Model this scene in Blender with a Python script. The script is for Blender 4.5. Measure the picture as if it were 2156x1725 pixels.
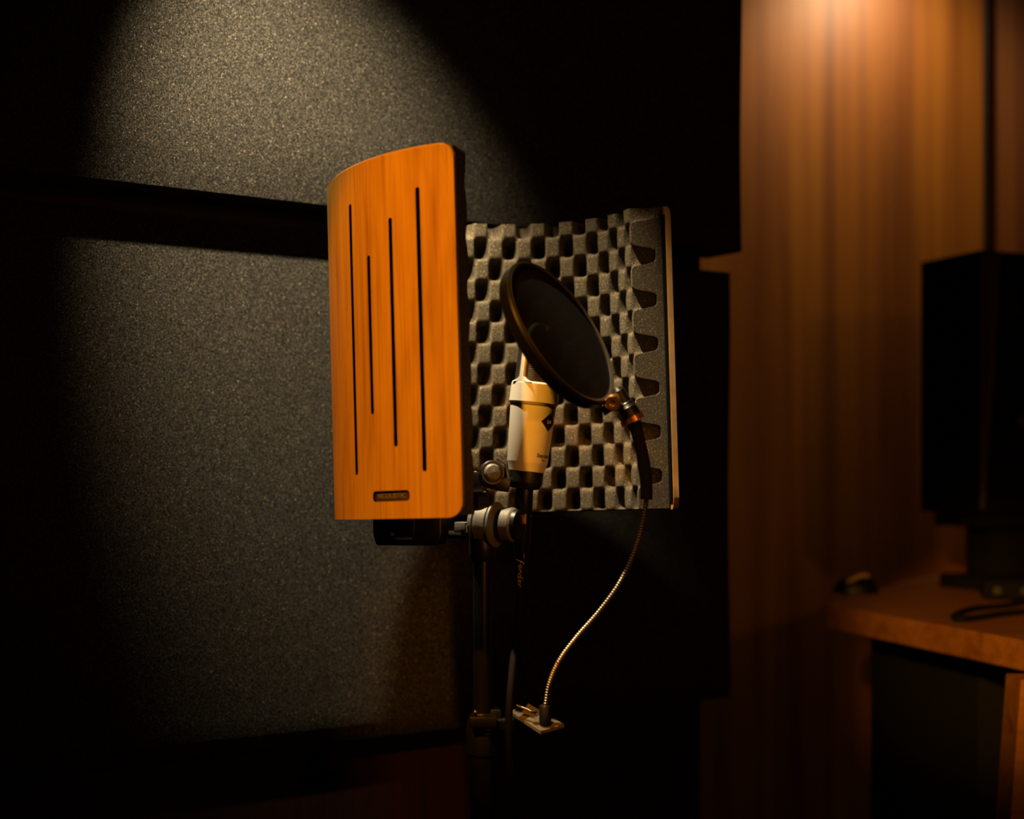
import bpy, bmesh, math, random
from mathutils import Vector, Matrix, Euler

for o in list(bpy.data.objects):
    bpy.data.objects.remove(o)
random.seed(7)
S = bpy.context.scene
COL = S.collection
EYE = 1.05                    # camera height over the floor
FPX = 3000.0                  # focal length in pixels of the 2156 wide frame
HY = 1001.0                   # row of the horizon

def P(px, py, d):
    """point seen at pixel (px, py), d metres in front of the camera"""
    return Vector(((px - 1078.0) / FPX * d, d, EYE + (HY - py) / FPX * d))

# ------------------------------------------------------------------ camera
cam_d = bpy.data.cameras.new('camera')
cam = bpy.data.objects.new('camera', cam_d)
COL.objects.link(cam)
cam.location = (0, 0, EYE)
cam.rotation_euler = (math.pi / 2, 0, 0)
cam_d.sensor_width = 36.0
cam_d.lens = 36.0 * FPX / 2156.0
cam_d.shift_y = (HY - 862.5) / 2156.0
cam_d.clip_start = 0.05
cam_d.dof.use_dof = True
cam_d.dof.focus_distance = 1.66
cam_d.dof.aperture_fstop = 2.6
S.camera = cam

# ------------------------------------------------------------------ world, exposure
S.view_settings.view_transform = 'Standard'
S.view_settings.look = 'None'
S.view_settings.exposure = 0.0
S.view_settings.gamma = 1.0
S.view_settings.use_curve_mapping = False
w = bpy.data.worlds.new('world')
S.world = w
w.use_nodes = True
w.node_tree.nodes['Background'].inputs[0].default_value = (1.0, 0.62, 0.30, 1)
w.node_tree.nodes['Background'].inputs[1].default_value = 0.0012

# ------------------------------------------------------------------ lamps (ceiling spots)
CEIL = 2.75
LAMPS = [
    # name, position, aim, watts, colour, cone deg, blend, radius
    ('wall', Vector((-0.235, 1.44, EYE + 0.92)), Vector((-0.285, 2.00, EYE + 0.28)), 140, (1.0, 0.79, 0.49), 51, 1.0, 0.016),
    ('booth', Vector((-0.38, 1.56, EYE + 1.40)), Vector((0.03, 1.71, EYE + 0.1)), 222, (1.0, 0.76, 0.45), 22.5, 0.7, 0.016),
    ('front', Vector((-0.68, 0.15, EYE + 1.40)), Vector((-0.142, 1.47, EYE + 0.13)), 186, (1.0, 0.37, 0.022), 14.2, 0.45, 0.03),
    ('mic', Vector((1.28, -1.10, EYE + 0.31)), Vector((0.04, 1.60, EYE - 0.01)), 62, (1.0, 0.33, 0.05), 7.0, 0.8, 0.10),
    ('side', Vector((1.63, -1.20, EYE + 0.75)), Vector((0.75, 2.6, EYE + 0.10)), 19, (1.0, 0.36, 0.04), 55, 0.6, 0.08),
    ('desk', Vector((-0.58, -1.20, EYE + 0.65)), Vector((0.82, 2.42, EYE - 0.25)), 390, (1.0, 0.44, 0.05), 9.2, 0.9, 0.06),
    ('wood', Vector((0.93, 3.43, EYE + 1.46)), Vector((0.92, 3.75, EYE + 1.08)), 24, (1.0, 0.84, 0.52), 108, 1.0, 0.10),
]

# ------------------------------------------------------------------ helpers
def new_mat(name):
    m = bpy.data.materials.new(name)
    m.use_nodes = True
    return m, m.node_tree.nodes, m.node_tree.links, m.node_tree.nodes['Principled BSDF']

def plain(name, col, rough=0.5, metal=0.0, spec=0.5, var=0.12, scale=60.0, bump=0.0, coat=0.0):
    m, n, l, b = new_mat(name)
    tc = n.new('ShaderNodeTexCoord')
    nz = n.new('ShaderNodeTexNoise')
    nz.inputs['Scale'].default_value = scale
    nz.inputs['Detail'].default_value = 4
    l.new(tc.outputs['Object'], nz.inputs['Vector'])
    r = n.new('ShaderNodeValToRGB')
    r.color_ramp.elements[0].position = 0.3
    r.color_ramp.elements[1].position = 0.7
    r.color_ramp.elements[0].color = tuple(c * (1 - var) for c in col) + (1,)
    r.color_ramp.elements[1].color = tuple(min(1, c * (1 + var)) for c in col) + (1,)
    l.new(nz.outputs['Fac'], r.inputs['Fac'])
    l.new(r.outputs['Color'], b.inputs['Base Color'])
    b.inputs['Roughness'].default_value = rough
    b.inputs['Metallic'].default_value = metal
    b.inputs['Specular IOR Level'].default_value = spec
    b.inputs['Coat Weight'].default_value = coat
    if bump:
        bp = n.new('ShaderNodeBump')
        bp.inputs['Strength'].default_value = bump
        bp.inputs['Distance'].default_value = 0.001
        l.new(nz.outputs['Fac'], bp.inputs['Height'])
        l.new(bp.outputs['Normal'], b.inputs['Normal'])
    return m

def wood(name, c1, c2, c3, scale=(40, 40, 2.2), rough=0.45, spec=0.4, coat=0.0, streak=(260, 260, 6)):
    m, n, l, b = new_mat(name)
    tc = n.new('ShaderNodeTexCoord')
    mp = n.new('ShaderNodeMapping')
    mp.inputs['Scale'].default_value = scale
    l.new(tc.outputs['Object'], mp.inputs['Vector'])
    nz = n.new('ShaderNodeTexNoise')
    nz.inputs['Scale'].default_value = 1.0
    nz.inputs['Detail'].default_value = 6
    nz.inputs['Roughness'].default_value = 0.55
    nz.inputs['Distortion'].default_value = 0.9
    l.new(mp.outputs['Vector'], nz.inputs['Vector'])
    r = n.new('ShaderNodeValToRGB')
    e = r.color_ramp.elements
    e[0].position = 0.30; e[0].color = c1 + (1,)
    e[1].position = 0.72; e[1].color = c3 + (1,)
    k = r.color_ramp.elements.new(0.5); k.color = c2 + (1,)
    l.new(nz.outputs['Fac'], r.inputs['Fac'])
    mp2 = n.new('ShaderNodeMapping')
    mp2.inputs['Scale'].default_value = streak
    l.new(tc.outputs['Object'], mp2.inputs['Vector'])
    n2 = n.new('ShaderNodeTexNoise')
    n2.inputs['Scale'].default_value = 1.0
    n2.inputs['Detail'].default_value = 3
    l.new(mp2.outputs['Vector'], n2.inputs['Vector'])
    r2 = n.new('ShaderNodeValToRGB')
    r2.color_ramp.elements[0].position = 0.28
    r2.color_ramp.elements[0].color = (0.74, 0.66, 0.58, 1)
    r2.color_ramp.elements[1].position = 0.52
    r2.color_ramp.elements[1].color = (1, 1, 1, 1)
    l.new(n2.outputs['Fac'], r2.inputs['Fac'])
    mx = n.new('ShaderNodeMix')
    mx.data_type = 'RGBA'; mx.blend_type = 'MULTIPLY'
    mx.inputs[0].default_value = 1.0
    l.new(r.outputs['Color'], mx.inputs[6])
    l.new(r2.outputs['Color'], mx.inputs[7])
    l.new(mx.outputs[2], b.inputs['Base Color'])
    b.inputs['Roughness'].default_value = rough
    b.inputs['Specular IOR Level'].default_value = spec
    b.inputs['Coat Weight'].default_value = coat
    b.inputs['Coat Roughness'].default_value = 0.42
    return m

def speckled(name, dark, light, scale, lo, hi, spark, spark_scale, spark_lo, rough=0.85, bump=0.6, dist=0.002, stretch=(1, 1, 1), spec=0.3):
    """dark cloth or foam with pale fibre flecks"""
    m, n, l, b = new_mat(name)
    tc = n.new('ShaderNodeTexCoord')
    mp = n.new('ShaderNodeMapping'); mp.inputs['Scale'].default_value = stretch
    l.new(tc.outputs['Object'], mp.inputs['Vector'])
    nz = n.new('ShaderNodeTexNoise')
    nz.inputs['Scale'].default_value = scale
    nz.inputs['Detail'].default_value = 6
    nz.inputs['Roughness'].default_value = 0.72
    l.new(mp.outputs['Vector'], nz.inputs['Vector'])
    r = n.new('ShaderNodeValToRGB')
    r.color_ramp.elements[0].position = lo; r.color_ramp.elements[0].color = dark + (1,)
    r.color_ramp.elements[1].position = hi; r.color_ramp.elements[1].color = light + (1,)
    l.new(nz.outputs['Fac'], r.inputs['Fac'])
    n2 = n.new('ShaderNodeTexNoise')
    n2.inputs['Scale'].default_value = spark_scale
    n2.inputs['Detail'].default_value = 1
    l.new(tc.outputs['Object'], n2.inputs['Vector'])
    r2 = n.new('ShaderNodeValToRGB')
    r2.color_ramp.elements[0].position = spark_lo; r2.color_ramp.elements[0].color = (0, 0, 0, 1)
    r2.color_ramp.elements[1].position = spark_lo + 0.06; r2.color_ramp.elements[1].color = spark + (1,)
    l.new(n2.outputs['Fac'], r2.inputs['Fac'])
    mx = n.new('ShaderNodeMix'); mx.data_type = 'RGBA'; mx.blend_type = 'ADD'
    mx.inputs[0].default_value = 1.0
    l.new(r.outputs['Color'], mx.inputs[6]); l.new(r2.outputs['Color'], mx.inputs[7])
    l.new(mx.outputs[2], b.inputs['Base Color'])
    b.inputs['Roughness'].default_value = rough
    b.inputs['Specular IOR Level'].default_value = spec
    bp = n.new('ShaderNodeBump')
    bp.inputs['Strength'].default_value = bump
    bp.inputs['Distance'].default_value = dist
    l.new(nz.outputs['Fac'], bp.inputs['Height'])
    l.new(bp.outputs['Normal'], b.inputs['Normal'])
    return m

def link(name, me, mat, parent=None, smooth=None):
    o = bpy.data.objects.new(name, me)
    COL.objects.link(o)
    if mat is not None:
        me.materials.append(mat)
    if parent is not None:
        o.parent = parent
    if smooth is not None:
        for p in me.polygons:
            p.use_smooth = True
        if smooth < 3.1:
            me.set_sharp_from_angle(angle=smooth)
    return o

def from_bm(name, bm, mat, parent=None, smooth=None):
    me = bpy.data.meshes.new(name)
    bmesh.ops.recalc_face_normals(bm, faces=bm.faces[:])
    bm.to_mesh(me); bm.free()
    return link(name, me, mat, parent, smooth)

def empty(name, loc, label=None, cat=None, group=None, rot=None):
    o = bpy.data.objects.new(name, None)
    COL.objects.link(o)
    o.location = loc
    if rot is not None:
        o.rotation_euler = rot
    o.empty_display_size = 0.05
    tag(o, label, cat, group)
    return o

def tag(o, label=None, cat=None, group=None, kind=None):
    if label: o['label'] = label
    if cat: o['category'] = cat
    if group: o['group'] = group
    if kind: o['kind'] = kind
    return o

def frame_z(d, up=Vector((0, 0, 1))):
    """rotation whose local z is d"""
    z = Vector(d).normalized()
    x = up.cross(z)
    if x.length < 1e-4:
        x = Vector((1, 0, 0))
    x.normalize()
    y = z.cross(x)
    return Matrix((x, y, z)).transposed()

def lathe(bm, prof, seg=32, M=None, cap=True):
    """prof: list of (r, z); revolve about local z, then transform by M (4x4)"""
    M = M or Matrix.Identity(4)
    rings = []
    for r, z in prof:
        rings.append([bm.verts.new(M @ Vector((r * math.cos(2 * math.pi * k / seg), r * math.sin(2 * math.pi * k / seg), z))) for k in range(seg)])
    for a, b in zip(rings, rings[1:]):
        for k in range(seg):
            bm.faces.new((a[k], a[(k + 1) % seg], b[(k + 1) % seg], b[k]))
    if cap:
        if prof[0][0] > 1e-6: bm.faces.new(rings[0][::-1])
        if prof[-1][0] > 1e-6: bm.faces.new(rings[-1])
    return bm

def lathe_ring(bm, prof, seg=48, M=None):
    """closed profile revolved (a torus-like ring)"""
    M = M or Matrix.Identity(4)
    rings = []
    for r, z in prof:
        rings.append([bm.verts.new(M @ Vector((r * math.cos(2 * math.pi * k / seg), r * math.sin(2 * math.pi * k / seg), z))) for k in range(seg)])
    for i in range(len(rings)):
        a, b = rings[i], rings[(i + 1) % len(rings)]
        for k in range(seg):
            bm.faces.new((a[k], a[(k + 1) % seg], b[(k + 1) % seg], b[k]))
    return bm

def T(loc, rot3=None):
    m = (rot3.to_4x4() if rot3 is not None else Matrix.Identity(4))
    return Matrix.Translation(loc) @ m

def box(bm, size, M=None, bevel=0.0, seg=2):
    M = M or Matrix.Identity(4)
    t = bmesh.new()
    bmesh.ops.create_cube(t, size=1.0)
    for v in t.verts:
        v.co = Vector((v.co.x * size[0], v.co.y * size[1], v.co.z * size[2]))
    if bevel:
        bmesh.ops.bevel(t, geom=t.edges[:], offset=bevel, segments=seg, affect='EDGES', profile=0.5)
    mp = {}
    for v in t.verts:
        mp[v] = bm.verts.new(M @ v.co)
    for f in t.faces:
        bm.faces.new([mp[v] for v in f.verts])
    t.free()
    return bm

def prism(bm, pts, z0, z1, M=None, bevel=0.0):
    """extruded polygon (pts in xy)"""
    M = M or Matrix.Identity(4)
    t = bmesh.new()
    a = [t.verts.new((x, y, z0)) for x, y in pts]
    b = [t.verts.new((x, y, z1)) for x, y in pts]
    t.faces.new(a[::-1]); t.faces.new(b)
    n = len(pts)
    for i in range(n):
        t.faces.new((a[i], a[(i + 1) % n], b[(i + 1) % n], b[i]))
    if bevel:
        bmesh.ops.bevel(t, geom=t.edges[:], offset=bevel, segments=2, affect='EDGES', profile=0.5)
    mp = {v: bm.verts.new(M @ v.co) for v in t.verts}
    for f in t.faces:
        bm.faces.new([mp[v] for v in f.verts])
    t.free()
    return bm

def catmull(pts, n):
    pts = [Vector(p) for p in pts]
    q = [pts[0] * 2 - pts[1]] + pts + [pts[-1] * 2 - pts[-2]]
    out = []
    for i in range(1, len(q) - 2):
        for k in range(n):
            t = k / n
            p0, p1, p2, p3 = q[i - 1], q[i], q[i + 1], q[i + 2]
            out.append(0.5 * ((2 * p1) + (p2 - p0) * t + (2 * p0 - 5 * p1 + 4 * p2 - p3) * t * t + (3 * p1 - p0 - 3 * p2 + p3) * t ** 3))
    out.append(pts[-1])
    return out

def resample(pts, step):
    L = [0]
    for a, b in zip(pts, pts[1:]):
        L.append(L[-1] + (b - a).length)
    n = max(2, int(L[-1] / step))
    out = []; j = 0
    for i in range(n + 1):
        s = L[-1] * i / n
        while j < len(L) - 2 and L[j + 1] < s:
            j += 1
        t = (s - L[j]) / max(1e-9, L[j + 1] - L[j])
        out.append(pts[j].lerp(pts[j + 1], t))
    return out, L[-1]

def tube(bm, pts, rad, seg=10):
    """rad: number or function of index fraction / index"""
    n = len(pts)
    prev = None
    tan0 = (pts[1] - pts[0]).normalized()
    nrm = tan0.orthogonal().normalized()
    rings = []
    for i, p in enumerate(pts):
        t = (pts[min(i + 1, n - 1)] - pts[max(i - 1, 0)]).normalized()
        nrm = (nrm - t * nrm.dot(t)).normalized()
        bn = t.cross(nrm)
        r = rad(i) if callable(rad) else rad
        rings.append([bm.verts.new(p + nrm * (r * math.cos(2 * math.pi * k / seg)) + bn * (r * math.sin(2 * math.pi * k / seg))) for k in range(seg)])
    for a, b in zip(rings, rings[1:]):
        for k in range(seg):
            bm.faces.new((a[k], a[(k + 1) % seg], b[(k + 1) % seg], b[k]))
    bm.faces.new(rings[0][::-1]); bm.faces.new(rings[-1])
    return bm

def text_mesh(name, body, size, shear=0.0, extrude=0.00015, spacing=1.0, bold=0.0):
    cu = bpy.data.curves.new(name, 'FONT')
    cu.body = body; cu.size = size; cu.shear = shear; cu.extrude = extrude
    cu.align_x = 'CENTER'; cu.align_y = 'CENTER'; cu.space_character = spacing
    cu.offset = bold
    cu.resolution_u = 3
    o = bpy.data.objects.new(name, cu)
    COL.objects.link(o)
    dg = bpy.context.evaluated_depsgraph_get()
    me = bpy.data.meshes.new_from_object(o.evaluated_get(dg))
    bpy.data.objects.remove(o)
    bpy.data.curves.remove(cu)
    me.materials.clear()
    return me

# ------------------------------------------------------------------ materials
M_shield = wood('cherry_veneer', (0.52, 0.250, 0.034), (0.67, 0.350, 0.044), (0.75, 0.41, 0.055), (30, 30, 4.5), 0.42, 0.35)
M_edge = plain('veneer_edge', (0.70, 0.42, 0.18), 0.5, var=0.15)
M_foam = speckled('grey_foam', (0.028, 0.024, 0.017), (0.25, 0.205, 0.130), 780, 0.37, 0.64, (0.65, 0.52, 0.32), 700, 0.66, 0.95, 0.8, 0.0015)
M_cloth = speckled('black_felt', (0.004, 0.0038, 0.0034), (0.150, 0.138, 0.113), 660, 0.46, 0.70, (0.50, 0.42, 0.31), 700, 0.69, 0.9, 0.9, 0.003, (1, 1, 0.75), 0.15)
M_slot_shade = plain('slot_shade_black', (0.0025, 0.0025, 0.0025), 0.95, 0, 0.05)  # near-black that paints the shade inside the slots
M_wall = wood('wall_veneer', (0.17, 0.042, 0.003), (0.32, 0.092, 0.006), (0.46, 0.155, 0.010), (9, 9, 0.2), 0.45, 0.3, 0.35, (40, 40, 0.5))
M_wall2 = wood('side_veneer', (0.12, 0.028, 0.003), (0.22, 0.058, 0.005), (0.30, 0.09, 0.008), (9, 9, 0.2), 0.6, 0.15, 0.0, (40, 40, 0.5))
M_darkwood = wood('dark_red_wood', (0.010, 0.0025, 0.0015), (0.016, 0.004, 0.002), (0.024, 0.006, 0.003), (14, 14, 0.6), 0.5, 0.3)
M_desk = wood('desk_oak', (0.27, 0.10, 0.018), (0.42, 0.17, 0.032), (0.52, 0.23, 0.045), (3, 22, 22), 0.5, 0.35, 0, (10, 160, 160))
M_white = plain('cream_enamel', (0.86, 0.81, 0.70), 0.38, 0, 0.5, 0.04, 900, 0.10)
M_black = plain('black_plastic', (0.006, 0.0055, 0.005), 0.42, 0, 0.5)
M_rubber = plain('black_rubber', (0.004, 0.004, 0.004), 0.8, 0, 0.2)
M_satin = plain('satin_black_paint', (0.006, 0.0056, 0.005), 0.35, 0, 0.4, 0.1, 200)
M_grey = plain('grey_cast_metal', (0.19, 0.18, 0.16), 0.55, 0.35, 0.5, 0.16, 500, 0.25)
M_chrome = plain('chrome', (0.75, 0.72, 0.66), 0.20, 1.0, 0.5, 0.05)
M_hoop = plain('dark_gloss_hoop', (0.09, 0.075, 0.06), 0.3, 0.3, 0.6)
M_brass = plain('brass', (0.72, 0.46, 0.17), 0.32, 0.9, 0.5, 0.1)
M_copper = plain('copper_thread', (0.55, 0.25, 0.09), 0.35, 0.9, 0.5, 0.1)
M_goose = plain('gooseneck_steel', (0.22, 0.18, 0.12), 0.38, 0.95, 0.5, 0.1)
M_wire = plain('grille_wire', (0.30, 0.26, 0.22), 0.35, 0.8, 0.5, 0.1)
M_ink = plain('black_ink', (0.012, 0.011, 0.012), 0.5)
M_gold = plain('gold_print', (0.85, 0.58, 0.20), 0.45, 0.1)
M_paleprint = plain('pale_print', (0.24, 0.19, 0.11), 0.5)
M_plate = plain('plate_brown', (0.055, 0.035, 0.012), 0.5, 0, 0.4)
M_speaker = plain('speaker_black', (0.008, 0.008, 0.0075), 0.85, 0, 0.15)
M_chamfer_light = plain('chamfer_light_tone', (0.05, 0.035, 0.02), 0.5)  # paler tone painted for grazing light on the speaker front
M_floor = plain('floor_carpet', (0.02, 0.013, 0.010), 0.95, 0, 0.2, 0.3, 300, 0.3)
M_ceil = plain('ceiling_paint', (0.02, 0.018, 0.016), 0.9, 0, 0.2)
M_pad = speckled('clamp_felt', (0.07, 0.055, 0.035), (0.20, 0.16, 0.10), 900, 0.4, 0.6, (0.1, 0.1, 0.08), 500, 0.7)

# pop screen cloth: a fine black weave that lets a little light through
M_mesh, n_, l_, b_ = new_mat('black_nylon_mesh')
b_.inputs['Base Color'].default_value = (0.0025, 0.0021, 0.0018, 1)
b_.inputs['Roughness'].default_value = 0.6
b_.inputs['Specular IOR Level'].default_value = 0.2
tr_ = n_.new('ShaderNodeBsdfTransparent')
mxs = n_.new('ShaderNodeMixShader')
tc_ = n_.new('ShaderNodeTexCoord')
nz_ = n_.new('ShaderNodeTexNoise'); nz_.inputs['Scale'].default_value = 1500; nz_.inputs['Detail'].default_value = 1
l_.new(tc_.outputs['Object'], nz_.inputs['Vector'])
mr_ = n_.new('ShaderNodeMapRange')
mr_.inputs[1].default_value = 0.4; mr_.inputs[2].default_value = 0.7
mr_.inputs[3].default_value = 0.03; mr_.inputs[4].default_value = 0.13
l_.new(nz_.outputs['Fac'], mr_.inputs[0])
l_.new(mr_.outputs[0], mxs.inputs[0])
l_.new(b_.outputs[0], mxs.inputs[1]); l_.new(tr_.outputs[0], mxs.inputs[2])
l_.new(mxs.outputs[0], n_['Material Output'].inputs['Surface'])

# ------------------------------------------------------------------ the room
# plane of the left wall: base point, direction along it (receding to the right), normal into the room
WB = Vector((-0.22, 2.05, 0)); WU = Vector((0.8387, 0.5446, 0)); WN = Vector((0.5446, -0.8387, 0))
def WP(t, w_, z):             # along wall, out from wall, height
    return WB + WU * t + WN * w_ + Vector((0, 0, z))
W3 = Matrix((WU, WN * -1, Vector((0, 0, 1)))).transposed()   # local x along wall, y into wall, z up
def wall_box(bm, t0, t1, w0, w1, z0, z1, bevel=0.0):
    c = WP((t0 + t1) / 2, (w0 + w1) / 2, (z0 + z1) / 2)
    return box(bm, (t1 - t0, abs(w1 - w0), z1 - z0), T(c, W3), bevel)

BACKY = 3.80
bm = bmesh.new(); box(bm, (5.2, 6.6, 0.04), T(Vector((0.7, 1.2, -0.02))))
tag(from_bm('floor', bm, M_floor), 'dark carpeted studio floor', None, None, 'structure')
bm = bmesh.new(); box(bm, (5.2, 6.6, 0.04), T(Vector((0.7, 1.2, CEIL + 0.02))))
tag(from_bm('ceiling', bm, M_ceil), 'dark painted studio ceiling', None, None, 'structure')
bm = bmesh.new(); wall_box(bm, -2.0, 0.64, -0.10, 0.0, 0, CEIL)
tag(from_bm('wall_left', bm, M_darkwood), 'dark red wooden wall behind the black panels', None, None, 'structure')

def face_quad(bm, pts):
    bm.faces.new([bm.verts.new(p) for p in pts])

# wood veneer wall behind, with the narrower panel and trim at its right
bm = bmesh.new()
x0, x1 = 0.25, 1.255
box(bm, (x1 - x0, 0.03, CEIL), T(Vector(((x0 + x1) / 2, BACKY + 0.015, CEIL / 2))))
tag(from_bm('wall_back', bm, M_wall), 'glossy orange wood veneer wall lit from above', None, None, 'structure')
bm = bmesh.new()
box(bm, (0.014, 0.05, CEIL), T(Vector((x1 + 0.007, BACKY, CEIL / 2))), 0.003)
tag(from_bm('trim_1', bm, M_darkwood), 'dark vertical wood batten at the edge of the veneer wall', None, None, 'structure')
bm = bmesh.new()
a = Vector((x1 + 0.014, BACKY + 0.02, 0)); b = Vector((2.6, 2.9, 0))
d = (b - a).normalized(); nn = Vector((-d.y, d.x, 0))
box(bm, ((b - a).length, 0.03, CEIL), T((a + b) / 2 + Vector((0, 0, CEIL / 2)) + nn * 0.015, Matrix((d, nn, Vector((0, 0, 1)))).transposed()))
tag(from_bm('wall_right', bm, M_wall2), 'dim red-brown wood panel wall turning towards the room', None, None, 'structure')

# black fabric panels on the left wall
def fabric_panel(name, t0, t1, z0, z1, depth, wob, label):
    nx, nz = 60, 30
    bm = bmesh.new()
    g = []
    for j in range(nz + 1):
        row = []
        for i in range(nx + 1):
            u, v = i / nx, j / nz
            t = t0 + (t1 - t0) * u; z = z0 + (z1 - z0) * v
            ed = min(u * (t1 - t0), (1 - u) * (t1 - t0), v * (z1 - z0), (1 - v) * (z1 - z0))
            roll = 0.012 * (1 - min(1, ed / 0.015)) ** 2
            wv = wob * (math.sin(t * 9 + z * 4) + math.sin(t * 5 - z * 7 + 1.3)) * 0.5
            t += wob * 0.9 * math.sin(z * 11) * (1 if u > 0.98 else 0)
            row.append(bm.verts.new(WP(t, depth - roll + wv, z)))
        g.append(row)
    for j in range(nz):
        for i in range(nx):
            bm.faces.new((g[j][i], g[j][i + 1], g[j + 1][i + 1], g[j + 1][i]))
    rim = [g[0][i] for i in range(nx + 1)] + [g[j][nx] for j in range(1, nz + 1)] + [g[nz][i] for i in range(nx - 1, -1, -1)] + [g[j][0] for j in range(nz - 1, 0, -1)]
    back = []
    for v in rim:
        q = v.co - WB
        back.append(bm.verts.new(WP(q.dot(WU), 0.001, v.co.z)))
    k = len(rim)
    for i in range(k):
        bm.faces.new((rim[i], rim[(i + 1) % k], back[(i + 1) % k], back[i]))
    bm.faces.new(back)
    return tag(from_bm(name, bm, M_cloth, None, 0.9), label, 'acoustic panel', 'black fabric panels on the left wall')

zu = EYE + 0.366
fabric_panel('acoustic_panel', -1.6, 0.655, zu, CEIL - 0.05, 0.098, 0.002, 'upper black felt acoustic panel, lit at the top of the wall')
fabric_panel('acoustic_panel', -1.6, 0.685, EYE - 0.375, zu - 0.024, 0.035, 0.002, 'lower black felt acoustic panel behind the curved wooden shield')

# ------------------------------------------------------------------ ceiling spots
for nm, loc, aim, watts, col, cone, blend, rad in LAMPS:
    root = empty('ceiling_spotlight', loc, {'wall': 'black ceiling spotlight over the shield and left wall',
                                            'booth': 'black ceiling spotlight in front of the shield over the microphone',
                                            'front': 'amber ceiling spotlight behind the camera aimed at the shield',
                                            'mic': 'amber low-hanging spotlight behind the camera aimed at the microphone',
                                            'desk': 'amber hanging spotlight behind the camera aimed at the desk',
                                            'side': 'amber hanging spotlight at the far right aimed at the veneer wall',
                                            'wood': 'black ceiling spotlight over the wood veneer wall'}[nm], 'spotlight', 'ceiling spotlights')
    d = (aim - loc).normalized()
    R = frame_z(d, Vector((0, 1, 0.01)))
    bm = bmesh.new()
    lathe(bm, [(0.050, 0.006), (0.052, 0.0), (0.052, -0.11), (0.030, -0.14), (0.0, -0.14)], 28, T(Vector((0, 0, 0)), R), cap=False)
    lathe(bm, [(0.047, 0.006), (0.049, -0.10), (0.0, -0.10)], 28, T(Vector((0, 0, 0)), R), cap=False)
    from_bm('housing', bm, M_satin, root, 0.7)
    top = R @ Vector((0, 0, -0.12))
    bm = bmesh.new(); tube(bm, [top, Vector((top.x, top.y, CEIL - loc.z))], 0.008, 10)
    lathe(bm, [(0.03, CEIL - loc.z - 0.015), (0.03, CEIL - loc.z)], 20, T(Vector((top.x, top.y, 0))))
    from_bm('stem', bm, M_satin, root, 0.7)
    ld = bpy.data.lights.new('spot_lamp', 'SPOT')
    ld.energy = watts; ld.color = col; ld.spot_size = math.radians(cone); ld.spot_blend = blend
    ld.shadow_soft_size = rad
    lo = bpy.data.objects.new('spot_lamp', ld)
    COL.objects.link(lo)
    lo.parent = root
    lo.location = d * 0.008
    lo.rotation_euler = (-d).to_track_quat('Z', 'Y').to_euler()

# ------------------------------------------------------------------ isolation shield
SM = Vector((0.07825, 1.5975, 0)); SC = Vector((0.6176, 0.7865, 0)); SA = Vector((-0.7865, 0.6176, 0))
SH = 0.38; SZ0 = EYE - 0.0422
TILT = math.radians(2.0)
KP = [-0.00343484, -0.00941567, 0.00134816, 0.0314466, 0.25442552]
def shield_r(th):
    r = 0.0
    for k in KP: r = r * th + k
    return r - 0.0045 * math.exp(-((th + 1.1) / 0.45) ** 2)
TH0, TH1 = -1.862, 1.845
raw = []
for i in range(801):
    th = TH0 + (TH1 - TH0) * i / 800
    r = shield_r(th)
    raw.append(Vector((r * math.sin(th), 0.06 + r * math.cos(th), 0)))
SL, slen = resample(raw, 0.0025)          # plan curve, local (chord, axis)
slen = sum((b_2 - a_2).length for a_2, b_2 in zip(SL, SL[1:]))
def plan(s, off=0.0):
    """point on the shield's plan at arc length s, moved inwards by off"""
    f = max(0.0, min(1.0, s / slen)) * (len(SL) - 1)
    i = min(int(f), len(SL) - 2)
    p = SL[i].lerp(SL[i + 1], f - i)
    i0, i1 = max(i - 1, 0), min(i + 2, len(SL) - 1)
    t = (SL[i1] - SL[i0]).normalized()
    n = Vector((t.y, -t.x, 0))            # inwards
    return p + n * off, n

shield = empty('isolation_shield', SM + Vector((0, 0, SZ0)), 'curved orange wooden isolation shield lined with grey convoluted foam', 'isolation shield')
base3 = Matrix((SC, SA, Vector((0, 0, 1)))).transposed()
shield.matrix_world = Matrix.Translation(SM + Vector((0, 0, SZ0))) @ Matrix.Rotation(-TILT, 4, SC) @ base3.to_4x4()

def shield_s_at(px, py):
    """arc length on the near wing whose outer face shows at pixel column px"""
    best = None; xl = None
    for i in range(0, 400):
        s = slen * 0.45 * i / 400
        p, n = plan(s)
        wp = shield.matrix_world @ Vector((p.x, p.y, SH * 0.5))
        x = 1078 + wp.x / wp.y * FPX
        if xl is not None and x > xl + 0.01: break      # past the silhouette
        xl = x
        k = abs(x - px)
        if best is None or k < best[0]:
            best = (k, s, wp.y)
    return best[1], best[2]

CR = 0.016
def ztop(s):
    e = min(s, slen - s)
    if e >= CR: return SH
    return SH - CR + math.sqrt(max(0, CR * CR - (CR - e) ** 2))
def zbot(s):
    return SH - ztop(s)
slots = []
for px, ya, yb, wd in ((744.5, 428, 1001, 0.0068), (780.5, 537, 873, 0.0058), (827, 457, 941, 0.0054), (886.5, 392, 993, 0.0052)):
    s, dep = shield_s_at(px, 700)
    pw, _ = plan(s)
    wp = shield.matrix_world @ Vector((pw.x, pw.y, 0))
    zt = EYE + (HY - ya) / FPX * dep - wp.z
    zb = EYE + (HY - yb) / FPX * dep - wp.z
    slots.append((s, wd / 2, zb, zt))
    slots.append((slen - s, wd / 2, zb, zt))
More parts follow.
